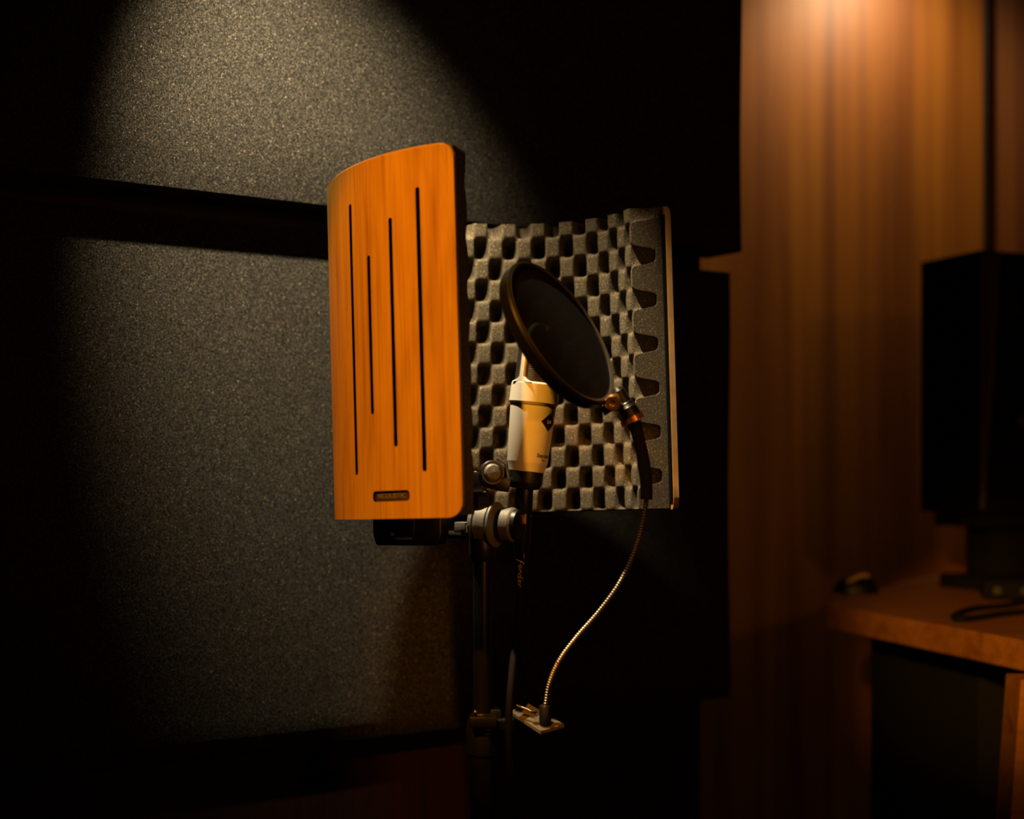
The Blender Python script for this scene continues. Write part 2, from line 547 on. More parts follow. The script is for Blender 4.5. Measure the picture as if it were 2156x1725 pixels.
# the recess of the name plate
ps0, pd = shield_s_at(777, 700); ps1, _ = shield_s_at(853.5, 700)
pw, _ = plan((ps0 + ps1) / 2); wp = shield.matrix_world @ Vector((pw.x, pw.y, 0))
pzc = EYE + (HY - 1044) / FPX * pd - wp.z
plate = ((ps0 + ps1) / 2, abs(ps1 - ps0) / 2, pzc - 0.0056, pzc + 0.0056)
def hole_at(h, s):
    sc, hw, zb, zt = h
    e = abs(s - sc)
    if e > hw + 1e-7: return None
    r = min(hw, (zt - zb) / 2 * 0.9) if hw < 0.004 else 0.0045
    k = hw - e
    dz = 0 if k >= r else r - math.sqrt(max(0, r * r - (r - k) ** 2))
    return zb + dz, zt - dz
holes = slots + [plate]
cuts = {0.0, slen}
for i in range(261): cuts.add(slen * i / 260)
for i in range(9): cuts.add(CR * (1 - math.cos(math.pi / 2 * i / 8))); cuts.add(slen - CR * (1 - math.cos(math.pi / 2 * i / 8)))
for sc, hw, zb, zt in holes:
    for k in range(13):
        cuts.add(sc - hw * math.cos(math.pi * k / 12))
cuts = sorted(cuts)
c2 = [cuts[0]]
for c in cuts[1:]:
    if c - c2[-1] > 1e-5: c2.append(c)
cuts = c2
TW = 0.0065; CH = 0.0016
def shell(z_of_inner, mat, name, off0, off1):
    bm = bmesh.new()
    vd = {}
    def V(s, z, off):
        key = (round(s, 6), round(z, 6), off)
        if key not in vd:
            p, n = plan(s, off)
            vd[key] = bm.verts.new((p.x, p.y, z))
        return vd[key]
    def quad(q, mi=0):
        q2 = []
        for v in q:
            if v not in q2: q2.append(v)
        if len(q2) >= 3:
            try: bm.faces.new(q2).material_index = mi
            except ValueError: pass
    for a, b in zip(cuts, cuts[1:]):
        mid = (a + b) / 2
        hs = sorted([h for h in holes if hole_at(h, mid)], key=lambda h: h[2])
        za, zb_ = [zbot(a)], [zbot(b)]
        for h in hs:
            ha = hole_at(h, a) or hole_at(h, a + 1e-7) or hole_at(h, mid)
            hb = hole_at(h, b) or hole_at(h, b - 1e-7) or hole_at(h, mid)
            za += list(ha); zb_ += list(hb)
            for k in (0, 1):
                quad([V(a, ha[k], off0), V(b, hb[k], off0), V(b, hb[k], off1), V(a, ha[k], off1)], 2)
            if abs(a - (h[0] - h[1])) < 1e-5:
                quad([V(a, ha[0], off0), V(a, ha[1], off0), V(a, ha[1], off1), V(a, ha[0], off1)], 2)
            if abs(b - (h[0] + h[1])) < 1e-5:
                quad([V(b, hb[0], off0), V(b, hb[1], off0), V(b, hb[1], off1), V(b, hb[0], off1)], 2)
        za.append(ztop(a)); zb_.append(ztop(b))
        for k in range(0, len(za), 2):
            for off in (off0, off1):
                ch = CH if (off == off0 and k + 2 == len(za)) else 0.0
                quad([V(a, za[k], off), V(b, zb_[k], off), V(b, zb_[k + 1] - ch, off), V(a, za[k + 1] - ch, off)])
        quad([V(a, za[-1] - CH, off0), V(b, zb_[-1] - CH, off0), V(b, zb_[-1], off0 + CH), V(a, za[-1], off0 + CH)], 1)
        quad([V(a, za[0], off0), V(b, zb_[0], off0), V(b, zb_[0], off1), V(a, za[0], off1)], 1)
        quad([V(a, za[-1], off0 + CH), V(b, zb_[-1], off0 + CH), V(b, zb_[-1], off1), V(a, za[-1], off1)], 1)
    for s in (0.0, slen):
        quad([V(s, zbot(s), off0), V(s, ztop(s) - CH, off0), V(s, ztop(s), off0 + CH), V(s, ztop(s), off1), V(s, zbot(s), off1)], 1)
    return from_bm(name, bm, mat, shield, 0.5)
panel = shell(None, M_shield, 'wood_panel', 0.0, TW)
panel.data.materials.append(M_edge)
panel.data.materials.append(M_slot_shade)  # slot walls coloured black for the shade in them

# name plate set into the recess, with its lettering
bm = bmesh.new()
ss = [plate[0] - plate[1] - 0.003 + (2 * plate[1] + 0.006) * k / 16 for k in range(17)]
rows = []
for s in ss:
    r_ = []
    for off in (0.0028, 0.0048):
        p, n = plan(s, off)
        r_ += [bm.verts.new((p.x, p.y, plate[2] - 0.001)), bm.verts.new((p.x, p.y, plate[3] + 0.001))]
    rows.append(r_)
for a, b in zip(rows, rows[1:]):
    for i, j in ((0, 1), (1, 3), (3, 2), (2, 0)):
        bm.faces.new((a[i], a[j], b[j], b[i]))
bm.faces.new([rows[0][i] for i in (0, 1, 3, 2)]); bm.faces.new([rows[-1][i] for i in (0, 2, 3, 1)])
npl = from_bm('name_plate', bm, M_plate, shield)
npl['label'] = 'recessed dark brown name plate'
me = text_mesh('lettering', 'VICOUSTIC', 0.0068, 0, 0.0001, 1.0, 0.00012)
xs = [v.co.x for v in me.vertices]; wtx = max(xs) - min(xs)
sc_ = (plate[1] * 2 * 0.80) / wtx
for v in me.vertices:
    p, n = plan(plate[0] + 0.0012 - v.co.x * sc_, 0.0026 - v.co.z)
    v.co = Vector((p.x, p.y, (plate[2] + plate[3]) / 2 + v.co.y))
link('lettering', me, M_paleprint, npl)

# thin black sheet added behind the slots so they read as deep shade
bm = bmesh.new()
prev = None
for i in range(181):
    s = 0.004 + (slen - 0.008) * i / 180
    cur = []
    for off in (TW + 0.0003, TW + 0.0016):
        p, n = plan(s, off)
        cur += [bm.verts.new((p.x, p.y, 0.010)), bm.verts.new((p.x, p.y, SH - 0.012))]
    if prev:
        for i_, j_ in ((0, 1), (1, 3), (3, 2), (2, 0)):
            bm.faces.new((prev[i_], prev[j_], cur[j_], cur[i_]))
    prev = cur
from_bm('slot_shade_sheet', bm, M_slot_shade, shield, 0.5)

# convoluted foam lining
FO0 = TW + 0.002
FS0, FS1 = 0.004, slen - 0.004
CS, CZ = 0.0242, 0.0276
FB, FT = 0.002, SH - 0.0008
def foam_h(s, z):
    k = math.sin(math.pi * (s - foam_ph) / CS) * math.sin(math.pi * (z - foam_pz) / CZ)
    h = 0.5 + 0.5 * math.tanh(4.2 * (k + 0.30))
    h = 0.0080 + 0.0315 * h
    return h
def far_s_at(px):
    best = None
    for i in range(400):
        s = slen * (0.55 + 0.44 * i / 400)
        p, n = plan(s, 0.025)
        wp = shield.matrix_world @ Vector((p.x, p.y, SH * 0.9))
        k = abs(1078 + wp.x / wp.y * FPX - px)
        if best is None or k < best[0]: best = (k, s, wp)
    return best[1], best[2]
fs_, fw_ = far_s_at(1068)
foam_ph = fs_ - CS / 2                                     # a valley stands at this place ...
foam_pz = (EYE + (HY - 532) / FPX * fw_.y) - (fw_.z - SH * 0.9) + CZ / 2
FS1 = foam_ph + CS * (math.floor((FS1 - foam_ph) / CS - 0.5) + 0.5)
FS1 = FS1 + 2 * CS if FS1 + 2 * CS < slen else FS1
ns, nz = 470, 170
bm = bmesh.new()
inn = []; outn = []
for i in range(ns + 1):
    s = FS0 + (FS1 - FS0) * i / ns
    ci = []; co = []
    for j in range(nz + 1):
        z = FB + (FT - FB) * j / nz
        p, n = plan(s, FO0 + foam_h(s, z))
        ci.append(bm.verts.new((p.x, p.y, z)))
        if j in (0, nz):
            p, n = plan(s, FO0)
            co.append(bm.verts.new((p.x, p.y, z)))
    inn.append(ci); outn.append(co)
for i in range(ns):
    for j in range(nz):
        bm.faces.new((inn[i][j], inn[i + 1][j], inn[i + 1][j + 1], inn[i][j + 1]))
    bm.faces.new((outn[i][0], outn[i + 1][0], outn[i + 1][1], outn[i][1]))
    bm.faces.new((inn[i][0], inn[i + 1][0], outn[i + 1][0], outn[i][0]))
    bm.faces.new((inn[i][nz], inn[i + 1][nz], outn[i + 1][1], outn[i][1]))
bm.faces.new(inn[0] + [outn[0][1], outn[0][0]])
bm.faces.new(inn[ns] + [outn[ns][1], outn[ns][0]])
foam = from_bm('foam_lining', bm, M_foam, shield, 0.9)
foam['label'] = 'grey convoluted foam with checkerboard peaks'

# bracket under the shield (in the shield's own frame, built from world points)
inv = shield.matrix_world.inverted()
def to_shield(bm):
    for v in bm.verts: v.co = inv @ v.co
    return bm
bm = bmesh.new()
c0 = P(868, 1116, 1.66)
bR = Matrix.Rotation(math.radians(-8), 3, 'Z')
prism(bm, [(-0.040, 0.024), (-0.040, -0.004), (-0.036, -0.017), (0.036, -0.017), (0.040, -0.004), (0.040, 0.024)], -0.02, 0.03,
      T(c0, bR @ Matrix.Rotation(math.pi / 2, 3, 'X')), 0.002)
from_bm('bracket_body', to_shield(bm), M_satin, shield, 0.6)
bm = bmesh.new()
q = c0 + bR @ Vector((-0.002, -0.033, 0.0))
box(bm, (0.024, 0.003, 0.032), T(q + Vector((0, 0, 0.004)), bR), 0.0008)
from_bm('bracket_plate', to_shield(bm), M_satin, shield, 0.6)
bm = bmesh.new()
box(bm, (0.019, 0.008, 0.0022), T(q + bR @ Vector((0, -0.004, -0.0085)), bR), 0.0006)
lathe(bm, [(0.0, 0.0035), (0.0022, 0.003), (0.0026, 0.0)], 12, T(q + bR @ Vector((-0.0145, -0.001, -0.004)), bR @ Matrix.Rotation(math.pi / 2, 3, 'X')), cap=False)
from_bm('bracket_clip', to_shield(bm), M_grey, shield, 0.6)
# arm that ties the bracket to the stand clutch
bm = bmesh.new()
a = P(900, 1124, 1.67); b = P(1006, 1128, 1.62)
tube(bm, [a, a.lerp(b, 0.5), b], 0.0045, 12)
from_bm('support_arm', to_shield(bm), M_rubber, shield, 0.8)

# ------------------------------------------------------------------ microphone stand with clutch
SD = 1.60
pole_top = P(1016, 1118, SD); pole_x, pole_y = P(1016, 1300, SD).x, SD
stand = empty('microphone_stand', (pole_x, pole_y, 0), 'black microphone stand with grey clutch under the shield', 'microphone stand')
so = Vector((pole_x, pole_y, 0))
zt_ = pole_top.z
z_mid = P(0, 1545, SD).z
bm = bmesh.new(); lathe(bm, [(0.0105, z_mid - 0.02), (0.0105, zt_ - 0.004)], 28)
from_bm('upper_tube', bm, M_satin, stand, 0.8)
bm = bmesh.new(); lathe(bm, [(0.0145, 0.10), (0.0145, z_mid - 0.014)], 28)
from_bm('lower_tube', bm, M_satin, stand, 0.8)
bm = bmesh.new(); lathe(bm, [(0.0125, z_mid - 0.026), (0.0175, z_mid - 0.022), (0.0185, z_mid + 0.006), (0.0150, z_mid + 0.020), (0.0115, z_mid + 0.024)], 28)
from_bm('height_clutch', bm, M_black, stand, 0.7)
bm = bmesh.new(); lathe(bm, [(0.0125, zt_ - 0.034), (0.0150, zt_ - 0.030), (0.0150, zt_ - 0.004), (0.0125, zt_)], 28)
from_bm('top_collar', bm, M_black, stand, 0.7)
for k in range(3):
    an = math.radians(100 + 120 * k)
    d = Vector((math.cos(an), math.sin(an), 0))
    bm = bmesh.new(); tube(bm, [Vector((0, 0, 0.16)) + d * 0.012, Vector((0, 0, 0.012)) + d * 0.29], 0.008, 12)
    lg = from_bm('leg', bm, M_satin, stand, 0.8)
    bm = bmesh.new(); tube(bm, [Vector((0, 0, 0.0185)) + d * 0.278, Vector((0, 0, 0.0118)) + d * 0.302], 0.0112, 12)
    from_bm('rubber_foot', bm, M_rubber, lg, 0.8)
bm = bmesh.new(); lathe(bm, [(0.016, 0.12), (0.022, 0.125), (0.022, 0.19), (0.016, 0.195)], 24)
from_bm('tripod_hub', bm, M_black, stand, 0.7)

# the swivel clutch of grey metal discs, its axis roughly along the picture
CK = P(1021, 1104, SD) - so
cax = Vector((0.90, -0.43, -0.02)).normalized()
CR3 = frame_z(cax)
def disc(name, z0, z1, r, mat, bev=0.0012, par=stand, lobe=None):
    bm = bmesh.new()
    lathe(bm, [(r - bev * 1.6, z0), (r, z0 + bev), (r, z1 - bev), (r - bev * 1.6, z1)], 40, T(CK, CR3))
    return from_bm(name, bm, mat, par, 0.6)
disc('clutch_disc', -0.0135, -0.0070, 0.0205, M_grey)
disc('clutch_gasket', -0.0072, -0.0055, 0.0190, M_rubber)
disc('clutch_disc', -0.0058, 0.0100, 0.0225, M_grey)
disc('clutch_gasket', 0.0098, 0.0118, 0.0210, M_rubber)
disc('clutch_disc', 0.0115, 0.0160, 0.0255, M_grey)
bm = bmesh.new()
box(bm, (0.016, 0.011, 0.022), T(CK + CR3 @ Vector((0, 0.006, -0.016)) + Vector((0, 0, -0.0135)), CR3), 0.001)
from_bm('clutch_lug', bm, M_grey, stand, 0.6)
bm = bmesh.new()
box(bm, (0.018, 0.012, 0.014), T(CK + cax * -0.0275 + Vector((0, 0, -0.0045)), CR3), 0.001)
from_bm('clutch_lug', bm, M_grey, stand, 0.6)
bm = bmesh.new()
lathe(bm, [(0.0045, 0.016), (0.0045, 0.020), (0.003, 0.022), (0, 0.0225)], 20, T(CK + Vector((0, 0, -0.002)), CR3), cap=False)
from_bm('rivet', bm, M_chrome, stand, 0.8)
# tightening knob at the right
bm = bmesh.new()
lathe(bm, [(0.016, 0.0), (0.0188, 0.0015), (0.0192, 0.012), (0.0175, 0.0145)], 40, T(CK + cax * 0.0225 + Vector((0.001, -0.001, 0.0005)), CR3))
kn = from_bm('tightening_knob', bm, M_grey, stand, 0.6)
bm = bmesh.new()
lathe(bm, [(0.0172, 0.0145), (0.0165, 0.019), (0.011, 0.021), (0.0, 0.0215)], 40, T(CK + cax * 0.0225 + Vector((0.001, -0.001, 0.0005)), CR3), cap=False)
from_bm('knob_cap', bm, M_black, kn, 0.6)
bm = bmesh.new(); lathe(bm, [(0.006, 0.015), (0.006, 0.03)], 16, T(CK, CR3)); from_bm('clutch_bolt', bm, M_black, stand, 0.8)
# threaded stem over the clutch
st0 = P(1007, 1058, SD) - so; st1 = P(1004, 990, SD) - so
dst = (st1 - st0).normalized(); L_ = (st1 - st0).length
prof = [(0.0075, 0.0)]
k = 0
zz = 0.014
while zz < L_:
    prof += [(0.0068, zz), (0.0078, zz + 0.0009)]
    zz += 0.0018
bm = bmesh.new(); lathe(bm, prof, 24, T(st0, frame_z(dst)))
from_bm('threaded_stem', bm, M_copper, stand, 0.6)
bm = bmesh.new(); lathe(bm, [(0.0, 0.0115), (0.0150, 0.0112), (0.0155, 0.0125), (0.0070, 0.0140)], 32, T(st0, frame_z(dst)), cap=False)
from_bm('washer', bm, M_chrome, stand, 0.6)
bm = bmesh.new(); lathe(bm, [(0.0095, -0.012), (0.0125, -0.010), (0.0135, 0.006), (0.0100, 0.0112)], 6, T(st0, frame_z(dst)))
from_bm('lock_nut', bm, M_black, stand)

# ------------------------------------------------------------------ microphone
MD = 1.60
mroot_p = P(1104.5, 1028, MD)
mic = empty('microphone', mroot_p, 'cream side-address studio microphone with black diamond badge', 'microphone')
mic.matrix_world = Matrix.Translation(mroot_p) @ Matrix.Rotation(math.radians(6.0), 4, 'Y') @ Matrix.Rotation(math.radians(50), 4, 'Z')
PXM = MD / FPX
zB0 = 0.0; zB1 = 36 * PXM; zR = 54 * PXM; zBody = 178 * PXM; zC0 = 177 * PXM; zC1 = 222 * PXM; zTop = 342 * PXM
rb0, rb1 = 43.0 * PXM, 48.5 * PXM
bm = bmesh.new()
lathe(bm, [(0.0, zB1 - 0.001), (36.5 * PXM, zB1 - 0.0005), (37.5 * PXM, zB1), (rb0 - 0.0003, zR), (rb0, zR + 0.0008), (rb1, zBody)], 64, cap=False)
body = from_bm('body', bm, M_white, mic, 0.35)
bm = bmesh.new()
rc0, rc1 = 52.0 * PXM, 50.5 * PXM
lathe(bm, [(rb1 - 0.001, zC0 - 0.002), (rb1 + 0.0002, zC0 - 0.001), (rc0 - 0.0006, zC0 + 0.0010), (rc0, zC0 + 0.0018), (rc1, zC1 - 0.0018), (rc1 - 0.0014, zC1), (rc1 - 0.006, zC1 + 0.0002), (0, zC1 + 0.0002)], 64, cap=False)
from_bm('collar', bm, M_white, mic, 0.35)
bm = bmesh.new(); lathe(bm, [(rb1 + 0.0002, zC0 - 0.0016), (rb1 + 0.0002, zC0 - 0.0010)], 64); from_bm('collar_seam', bm, M_plate, mic, 0.6)
# head: two arms and an arch, wire grilles front and back, dark core
HX, HYY = 0.0238, 0.0205
hz0, hz1 = zC1 - 0.001, zTop
def head_scale(z):
    u = (z - hz0) / (hz1 - hz0)
    if u < 0.55: return 1 - 0.06 * u
    q = (u - 0.55) / 0.45
    return (1 - 0.06 * u) * math.sqrt(max(0.05, 1 - 0.80 * q ** 2.4))
NZh = 22
bm = bmesh.new()
left = []; 
path = []
for i in range(NZh + 1):
    z = hz0 + (hz1 - hz0) * i / NZh
    path.append((HX * head_scale(z), z))
arch = [(-x, z) for x, z in path] + [(x, z) for x, z in reversed(path)]
# ribbon along the outline, 11 mm wide at the foot
rings = []
for i, (x, z) in enumerate(arch):
    a_, b_ = arch[max(i - 1, 0)], arch[min(i + 1, len(arch) - 1)]
    tx, tz = b_[0] - a_[0], b_[1] - a_[1]
    q = math.hypot(tx, tz); nx_, nz_2 = -tz / q, tx / q
    u = (z - hz0) / (hz1 - hz0)
    wd = 0.0036 + 0.010 * max(0, 1 - u / 0.10) ** 2 
    th_ = 0.0026
    rings.append([bm.verts.new((x + nx_ * o_, y_, z + nz_2 * o_)) for o_, y_ in ((th_ * 0.5, -wd), (th_, -wd * 0.7), (th_, wd * 0.7), (th_ * 0.5, wd), (-th_, wd), (-th_, -wd))])
for a, b in zip(rings, rings[1:]):
    for k in range(6):
        bm.faces.new((a[k], a[(k + 1) % 6], b[(k + 1) % 6], b[k]))
bm.faces.new(rings[0]); bm.faces.new(rings[-1][::-1])
from_bm('head_frame', bm, M_white, mic, 0.6)
for sg, nm in ((-1, 'front'), (1, 'back')):
    bm = bmesh.new(); g = []
    NA = 30; NR = 34
    for j in range(NR + 1):
        z = hz0 + (hz1 - hz0 - 0.0005) * j / NR
        sc_ = head_scale(z)
        row = []
        for i in range(NA + 1):
            an = math.pi * i / NA
            cx_, sy_ = math.cos(an), math.sin(an)
            e_ = 2 / 2.6
            row.append(bm.verts.new((HX * 0.97 * sc_ * math.copysign(abs(cx_) ** e_, cx_), sg * HYY * sc_ * abs(sy_) ** e_, z)))
        g.append(row)
    for j in range(NR):
        for i in range(NA):
            bm.faces.new((g[j][i], g[j][i + 1], g[j + 1][i + 1], g[j + 1][i]))
    go = from_bm('grille', bm, M_wire, mic)
    wf = go.modifiers.new('wires', 'WIREFRAME'); wf.thickness = 0.0009; wf.use_even_offset = False
    go['label'] = nm + ' wire grille of the microphone head'
bm = bmesh.new(); g = []
for j in range(17):
    z = hz0 + (hz1 - hz0 - 0.002) * j / 16
    sc_ = head_scale(z) * 0.90
    g.append([bm.verts.new((HX * sc_ * math.cos(2 * math.pi * i / 32), HYY * sc_ * math.sin(2 * math.pi * i / 32), z)) for i in range(32)])
for a, b in zip(g, g[1:]):
    for i in range(32): bm.faces.new((a[i], a[(i + 1) % 32], b[(i + 1) % 32], b[i]))
bm.faces.new(g[-1])
from_bm('inner_mesh', bm, M_ink, mic, 0.8)
# badge and lettering wrapped round the body (front is local -Y)
def body_r(z): return rb0 + (rb1 - rb0) * (z - zR) / (zBody - zR)
def wrap(me, zc, az=0.0, lift=0.0001):
    for v in me.vertices:
        z = zc + v.co.y
        r = body_r(z) + lift + max(0, v.co.z)
        an = az + v.co.x / r
        v.co = Vector((r * math.sin(an), -r * math.cos(an), z))
bm = bmesh.new()
zc = 142 * PXM
NB = 12
hw_, hh_ = 0.0112, 0.0104
for lay in (0,):
    top = []; bot = []
    for i in range(2 * NB + 1):
        x = -hw_ + hw_ * i / NB
        y = hh_ * (1 - abs(x) / hw_)
        top.append(bm.verts.new((x, y, 0.0004))); bot.append(bm.verts.new((x, -y, 0.0004)))
    for i in range(2 * NB):
        vs = [bot[i], bot[i + 1], top[i + 1], top[i]]
        bm.faces.new(vs)
bmesh.ops.remove_doubles(bm, verts=bm.verts, dist=1e-6)
ex = bmesh.ops.extrude_face_region(bm, geom=bm.faces[:])
for v in [e for e in ex['geom'] if isinstance(e, bmesh.types.BMVert)]: v.co.z = 0.0
badge_me = bpy.data.meshes.new('badge'); bmesh.ops.recalc_face_normals(bm, faces=bm.faces[:]); bm.to_mesh(badge_me); bm.free()
for v in badge_me.vertices:
    z = zc + v.co.y; r = body_r(z) + v.co.z; an = v.co.x / r
    v.co = Vector((r * math.sin(an), -r * math.cos(an), z))
badge = link('badge', badge_me, M_ink, mic)
badge['label'] = 'black diamond badge'
me = text_mesh('badge_letters', 'UA', 0.0055, 0.15, 0.0001, 0.85)
wrap(me, zc, 0, 0.00045); link('badge_letters', me, M_gold, badge)
me = text_mesh('model_lettering', 'Standard', 0.0060, 0, 0.00008, 1.0, 0.0001)
wrap(me, 70.5 * PXM); link('model_lettering', me, M_ink, mic)
me = text_mesh('model_lettering', 'SC-1', 0.0036, 0, 0.00008, 1.0, 0.00006)
wrap(me, 61.5 * PXM); link('model_lettering', me, M_ink, mic)

# ------------------------------------------------------------------ microphone clip (socket, swivel)
clip = empty('microphone_clip', mroot_p, 'black swivel clip holding the cream microphone', 'microphone clip')
ci = mic.matrix_world.copy()
cl3 = Matrix.Rotation(math.radians(6.0), 3, 'Y')
bm = bmesh.new()
lathe(bm, [(0.013, -0.001), (31 * PXM, 0.0), (36 * PXM, 0.0052), (36.6 * PXM, 0.007), (36.6 * PXM, zB1 - 0.0006), (0.010, zB1 - 0.0006)], 40, T(Vector((0, 0, 0)), cl3))
from_bm('socket', bm, M_black, clip, 0.5)
jc = P(1037, 996, 1.585) - mroot_p
fR = frame_z(Vector((0.25, -0.96, 0.12)))
bm = bmesh.new(); lathe(bm, [(0.0130, -0.018), (0.0142, -0.016), (0.0142, 0.000), (0.0130, 0.0015), (0.0112, 0.0015), (0.0112, -0.001)], 36, T(jc, fR))
from_bm('swivel_ring', bm, M_black, clip, 0.5)
bm = bmesh.new(); lathe(bm, [(0.0106, -0.001), (0.0102, 0.002), (0.0078, 0.0046), (0.0, 0.0058)], 36, T(jc, fR), cap=False)
from_bm('swivel_cap', bm, M_grey, clip, 0.6)
bm = bmesh.new(); lathe(bm, [(0.0028, 0.003), (0.0028, 0.0056), (0.0016, 0.0058), (0.0016, 0.004)], 16, T(jc + Vector((-0.001, 0, -0.005)), fR))
from_bm('screw', bm, M_satin, clip, 0.6)
bm = bmesh.new()
box(bm, (0.032, 0.020, 0.016), T(jc + Vector((0.004, 0.010, -0.011)), Matrix.Rotation(0.2, 3, 'Y')), 0.002)
box(bm, (0.016, 0.016, 0.022), T(jc + Vector((-0.0145, 0.012, -0.010))), 0.002)
from_bm('swivel_bracket', bm, M_black, clip, 0.5)
bm = bmesh.new()
a = jc + Vector((0.014, 0.004, 0.010)); b = jc + Vector((0.0185, 0.002, -0.008))
tube(bm, [jc + Vector((0.004, -0.002, 0.0165)), a, a.lerp(b, 0.5), b], 0.0011, 8)
from_bm('spring_wire', bm, M_grey, clip, 0.8)

# ------------------------------------------------------------------ microphone cable
cab0 = mroot_p + cl3 @ Vector((0, 0, -0.0005))
cable = empty('microphone_cable', cab0, 'black microphone cable plugged in beneath the microphone', 'cable')
d_ = (P(1097, 1185, MD) - cab0).normalized()
c3 = frame_z(d_)
bm = bmesh.new()
lathe(bm, [(0.0085, 0.0), (0.0100, 0.0005), (0.0100, 0.027), (0.0092, 0.029), (0.0092, 0.030), (0.0098, 0.031), (0.0098, 0.062), (0.0080, 0.066), (0.0072, 0.108), (0.0050, 0.114)], 32, T(Vector((0, 0, 0)), c3))
con = from_bm('connector', bm, M_satin, cable, 0.5)
bm = bmesh.new(); box(bm, (0.004, 0.003, 0.012), T(c3 @ Vector((0, 0, 0.034)) + Vector((0.002, -0.0095, 0)), c3), 0.0008)
from_bm('latch', bm, M_brass, con)
pts = catmull([Vector((0, 0, 0)) + d_ * 0.108, P(1093, 1290, MD) - cab0, P(1080, 1400, 1.575) - cab0, P(1071, 1530, 1.56) - cab0, P(1078, 1640, 1.56) - cab0, P(1090, 1740, 1.57) - cab0,
               Vector((0.03, -0.02, 0)) + Vector((0, 0, 0.35)) - Vector((0, 0, cab0.z)), Vector((0.09, -0.03, 0.06 - cab0.z)), Vector((0.22, -0.04, 0.008 - cab0.z)), Vector((0.5, 0.05, 0.006 - cab0.z))], 14)
bm = bmesh.new(); tube(bm, pts, 0.0042, 10); from_bm('cord', bm, M_rubber, cable, 0.8)
# handwritten name along the connector: strokes in (u along, v across) units
STK = [
    [(0.00, 0.85), (0.10, 1.05), (0.25, 1.0)],
    [(0.34, -0.60), (0.42, 0.1), (0.50, 0.75), (0.62, 1.05)],
    [(0.40, 0.32), (0.58, 0.42)],
    [(0.66, 0.20), (0.82, 0.32), (0.84, 0.52), (0.74, 0.56), (0.68, 0.30), (0.74, 0.04), (0.90, 0.08)],
    [(0.94, 0.52), (0.98, 0.05)], [(0.98, 0.30), (1.08, 0.55), (1.16, 0.48), (1.18, 0.05)],
    [(1.46, 0.50), (1.32, 0.52), (1.26, 0.25), (1.32, 0.02), (1.44, 0.12)], [(1.54, 1.05), (1.46, 0.5), (1.44, 0.05), (1.52, 0.04)],
    [(1.58, 0.20), (1.74, 0.32), (1.76, 0.52), (1.66, 0.56), (1.60, 0.30), (1.66, 0.04), (1.82, 0.08)],
    [(1.86, 0.50), (1.90, 0.04)], [(1.90, 0.30), (1.98, 0.54), (2.06, 0.48)],
]
bm = bmesh.new()
U0 = 0.0735; US = 0.0160; VS = 0.0058
for st in STK:
    pp = catmull([Vector((u, v, 0)) for u, v in st], 5)
    fat = 0.00062 if st is STK[1] else 0.00036
    out = []
    for q in pp:
        al = U0 + q.x * US * 1.12
        rr = 0.0080 + (0.0072 - 0.0080) * (al - 0.066) / 0.042 + 0.0001
        # angle round the connector: camera side is -Y; letters' tops point to the picture's right
        an = (q.y - 0.40) * VS / rr - 0.05
        x_, y_ = math.sin(an) * rr, -math.cos(an) * rr
        # world-ish axes round d_
        ex_ = Vector((1, 0, 0)); ex_ = (ex_ - d_ * ex_.dot(d_)).normalized(); ey_ = Vector((0, 1, 0)); ey_ = (ey_ - d_ * ey_.dot(d_) - ex_ * ey_.dot(ex_)).normalized()
        out.append(d_ * al + ex_ * x_ + ey_ * y_)
    tube(bm, out, fat, 5)
nm_ = from_bm('lettering', bm, M_gold, con)
nm_['label'] = 'gold handwritten style name'

# ------------------------------------------------------------------ pop filter
PD = 1.50
pc = P(1186, 698, PD)
pn = Vector((0.753, -0.46, 0.47)).normalized()
PR = 172.0 / FPX * PD
pR3 = frame_z(pn)
base = P(1148, 1515, 1.56)
pop = empty('pop_filter', base, 'round black pop filter on a gooseneck in front of the microphone', 'pop filter')
def rel(v): return v - base
bm = bmesh.new()
prof = [(PR - 0.0045, -0.0010), (PR - 0.0015, 0.0004), (PR + 0.0005, -0.0005), (PR + 0.0012, -0.0030), (PR + 0.0002, -0.0042), (PR + 0.0002, -0.0130), (PR - 0.0010, -0.0150), (PR - 0.0040, -0.0150), (PR - 0.0046, -0.0030)]
lathe_ring(bm, prof, 96, T(rel(pc), pR3))
from_bm('rim', bm, M_black, pop, 0.7)
bm = bmesh.new(); lathe_ring(bm, [(PR - 0.0046, -0.0006), (PR - 0.0030, 0.0006), (PR - 0.0014, 0.0010), (PR - 0.0012, -0.001)], 96, T(rel(pc), pR3))
from_bm('clamp_hoop', bm, M_hoop, pop, 0.8)
for off in (-0.0022, -0.0125):
    bm = bmesh.new()
    lathe(bm, [(PR - 0.0042, off), (PR * 0.6, off - 0.0008), (PR * 0.3, off - 0.001), (0.0, off - 0.001)], 72, T(rel(pc), pR3), cap=False)
    from_bm('screen_cloth', bm, M_mesh, pop, 1.0)
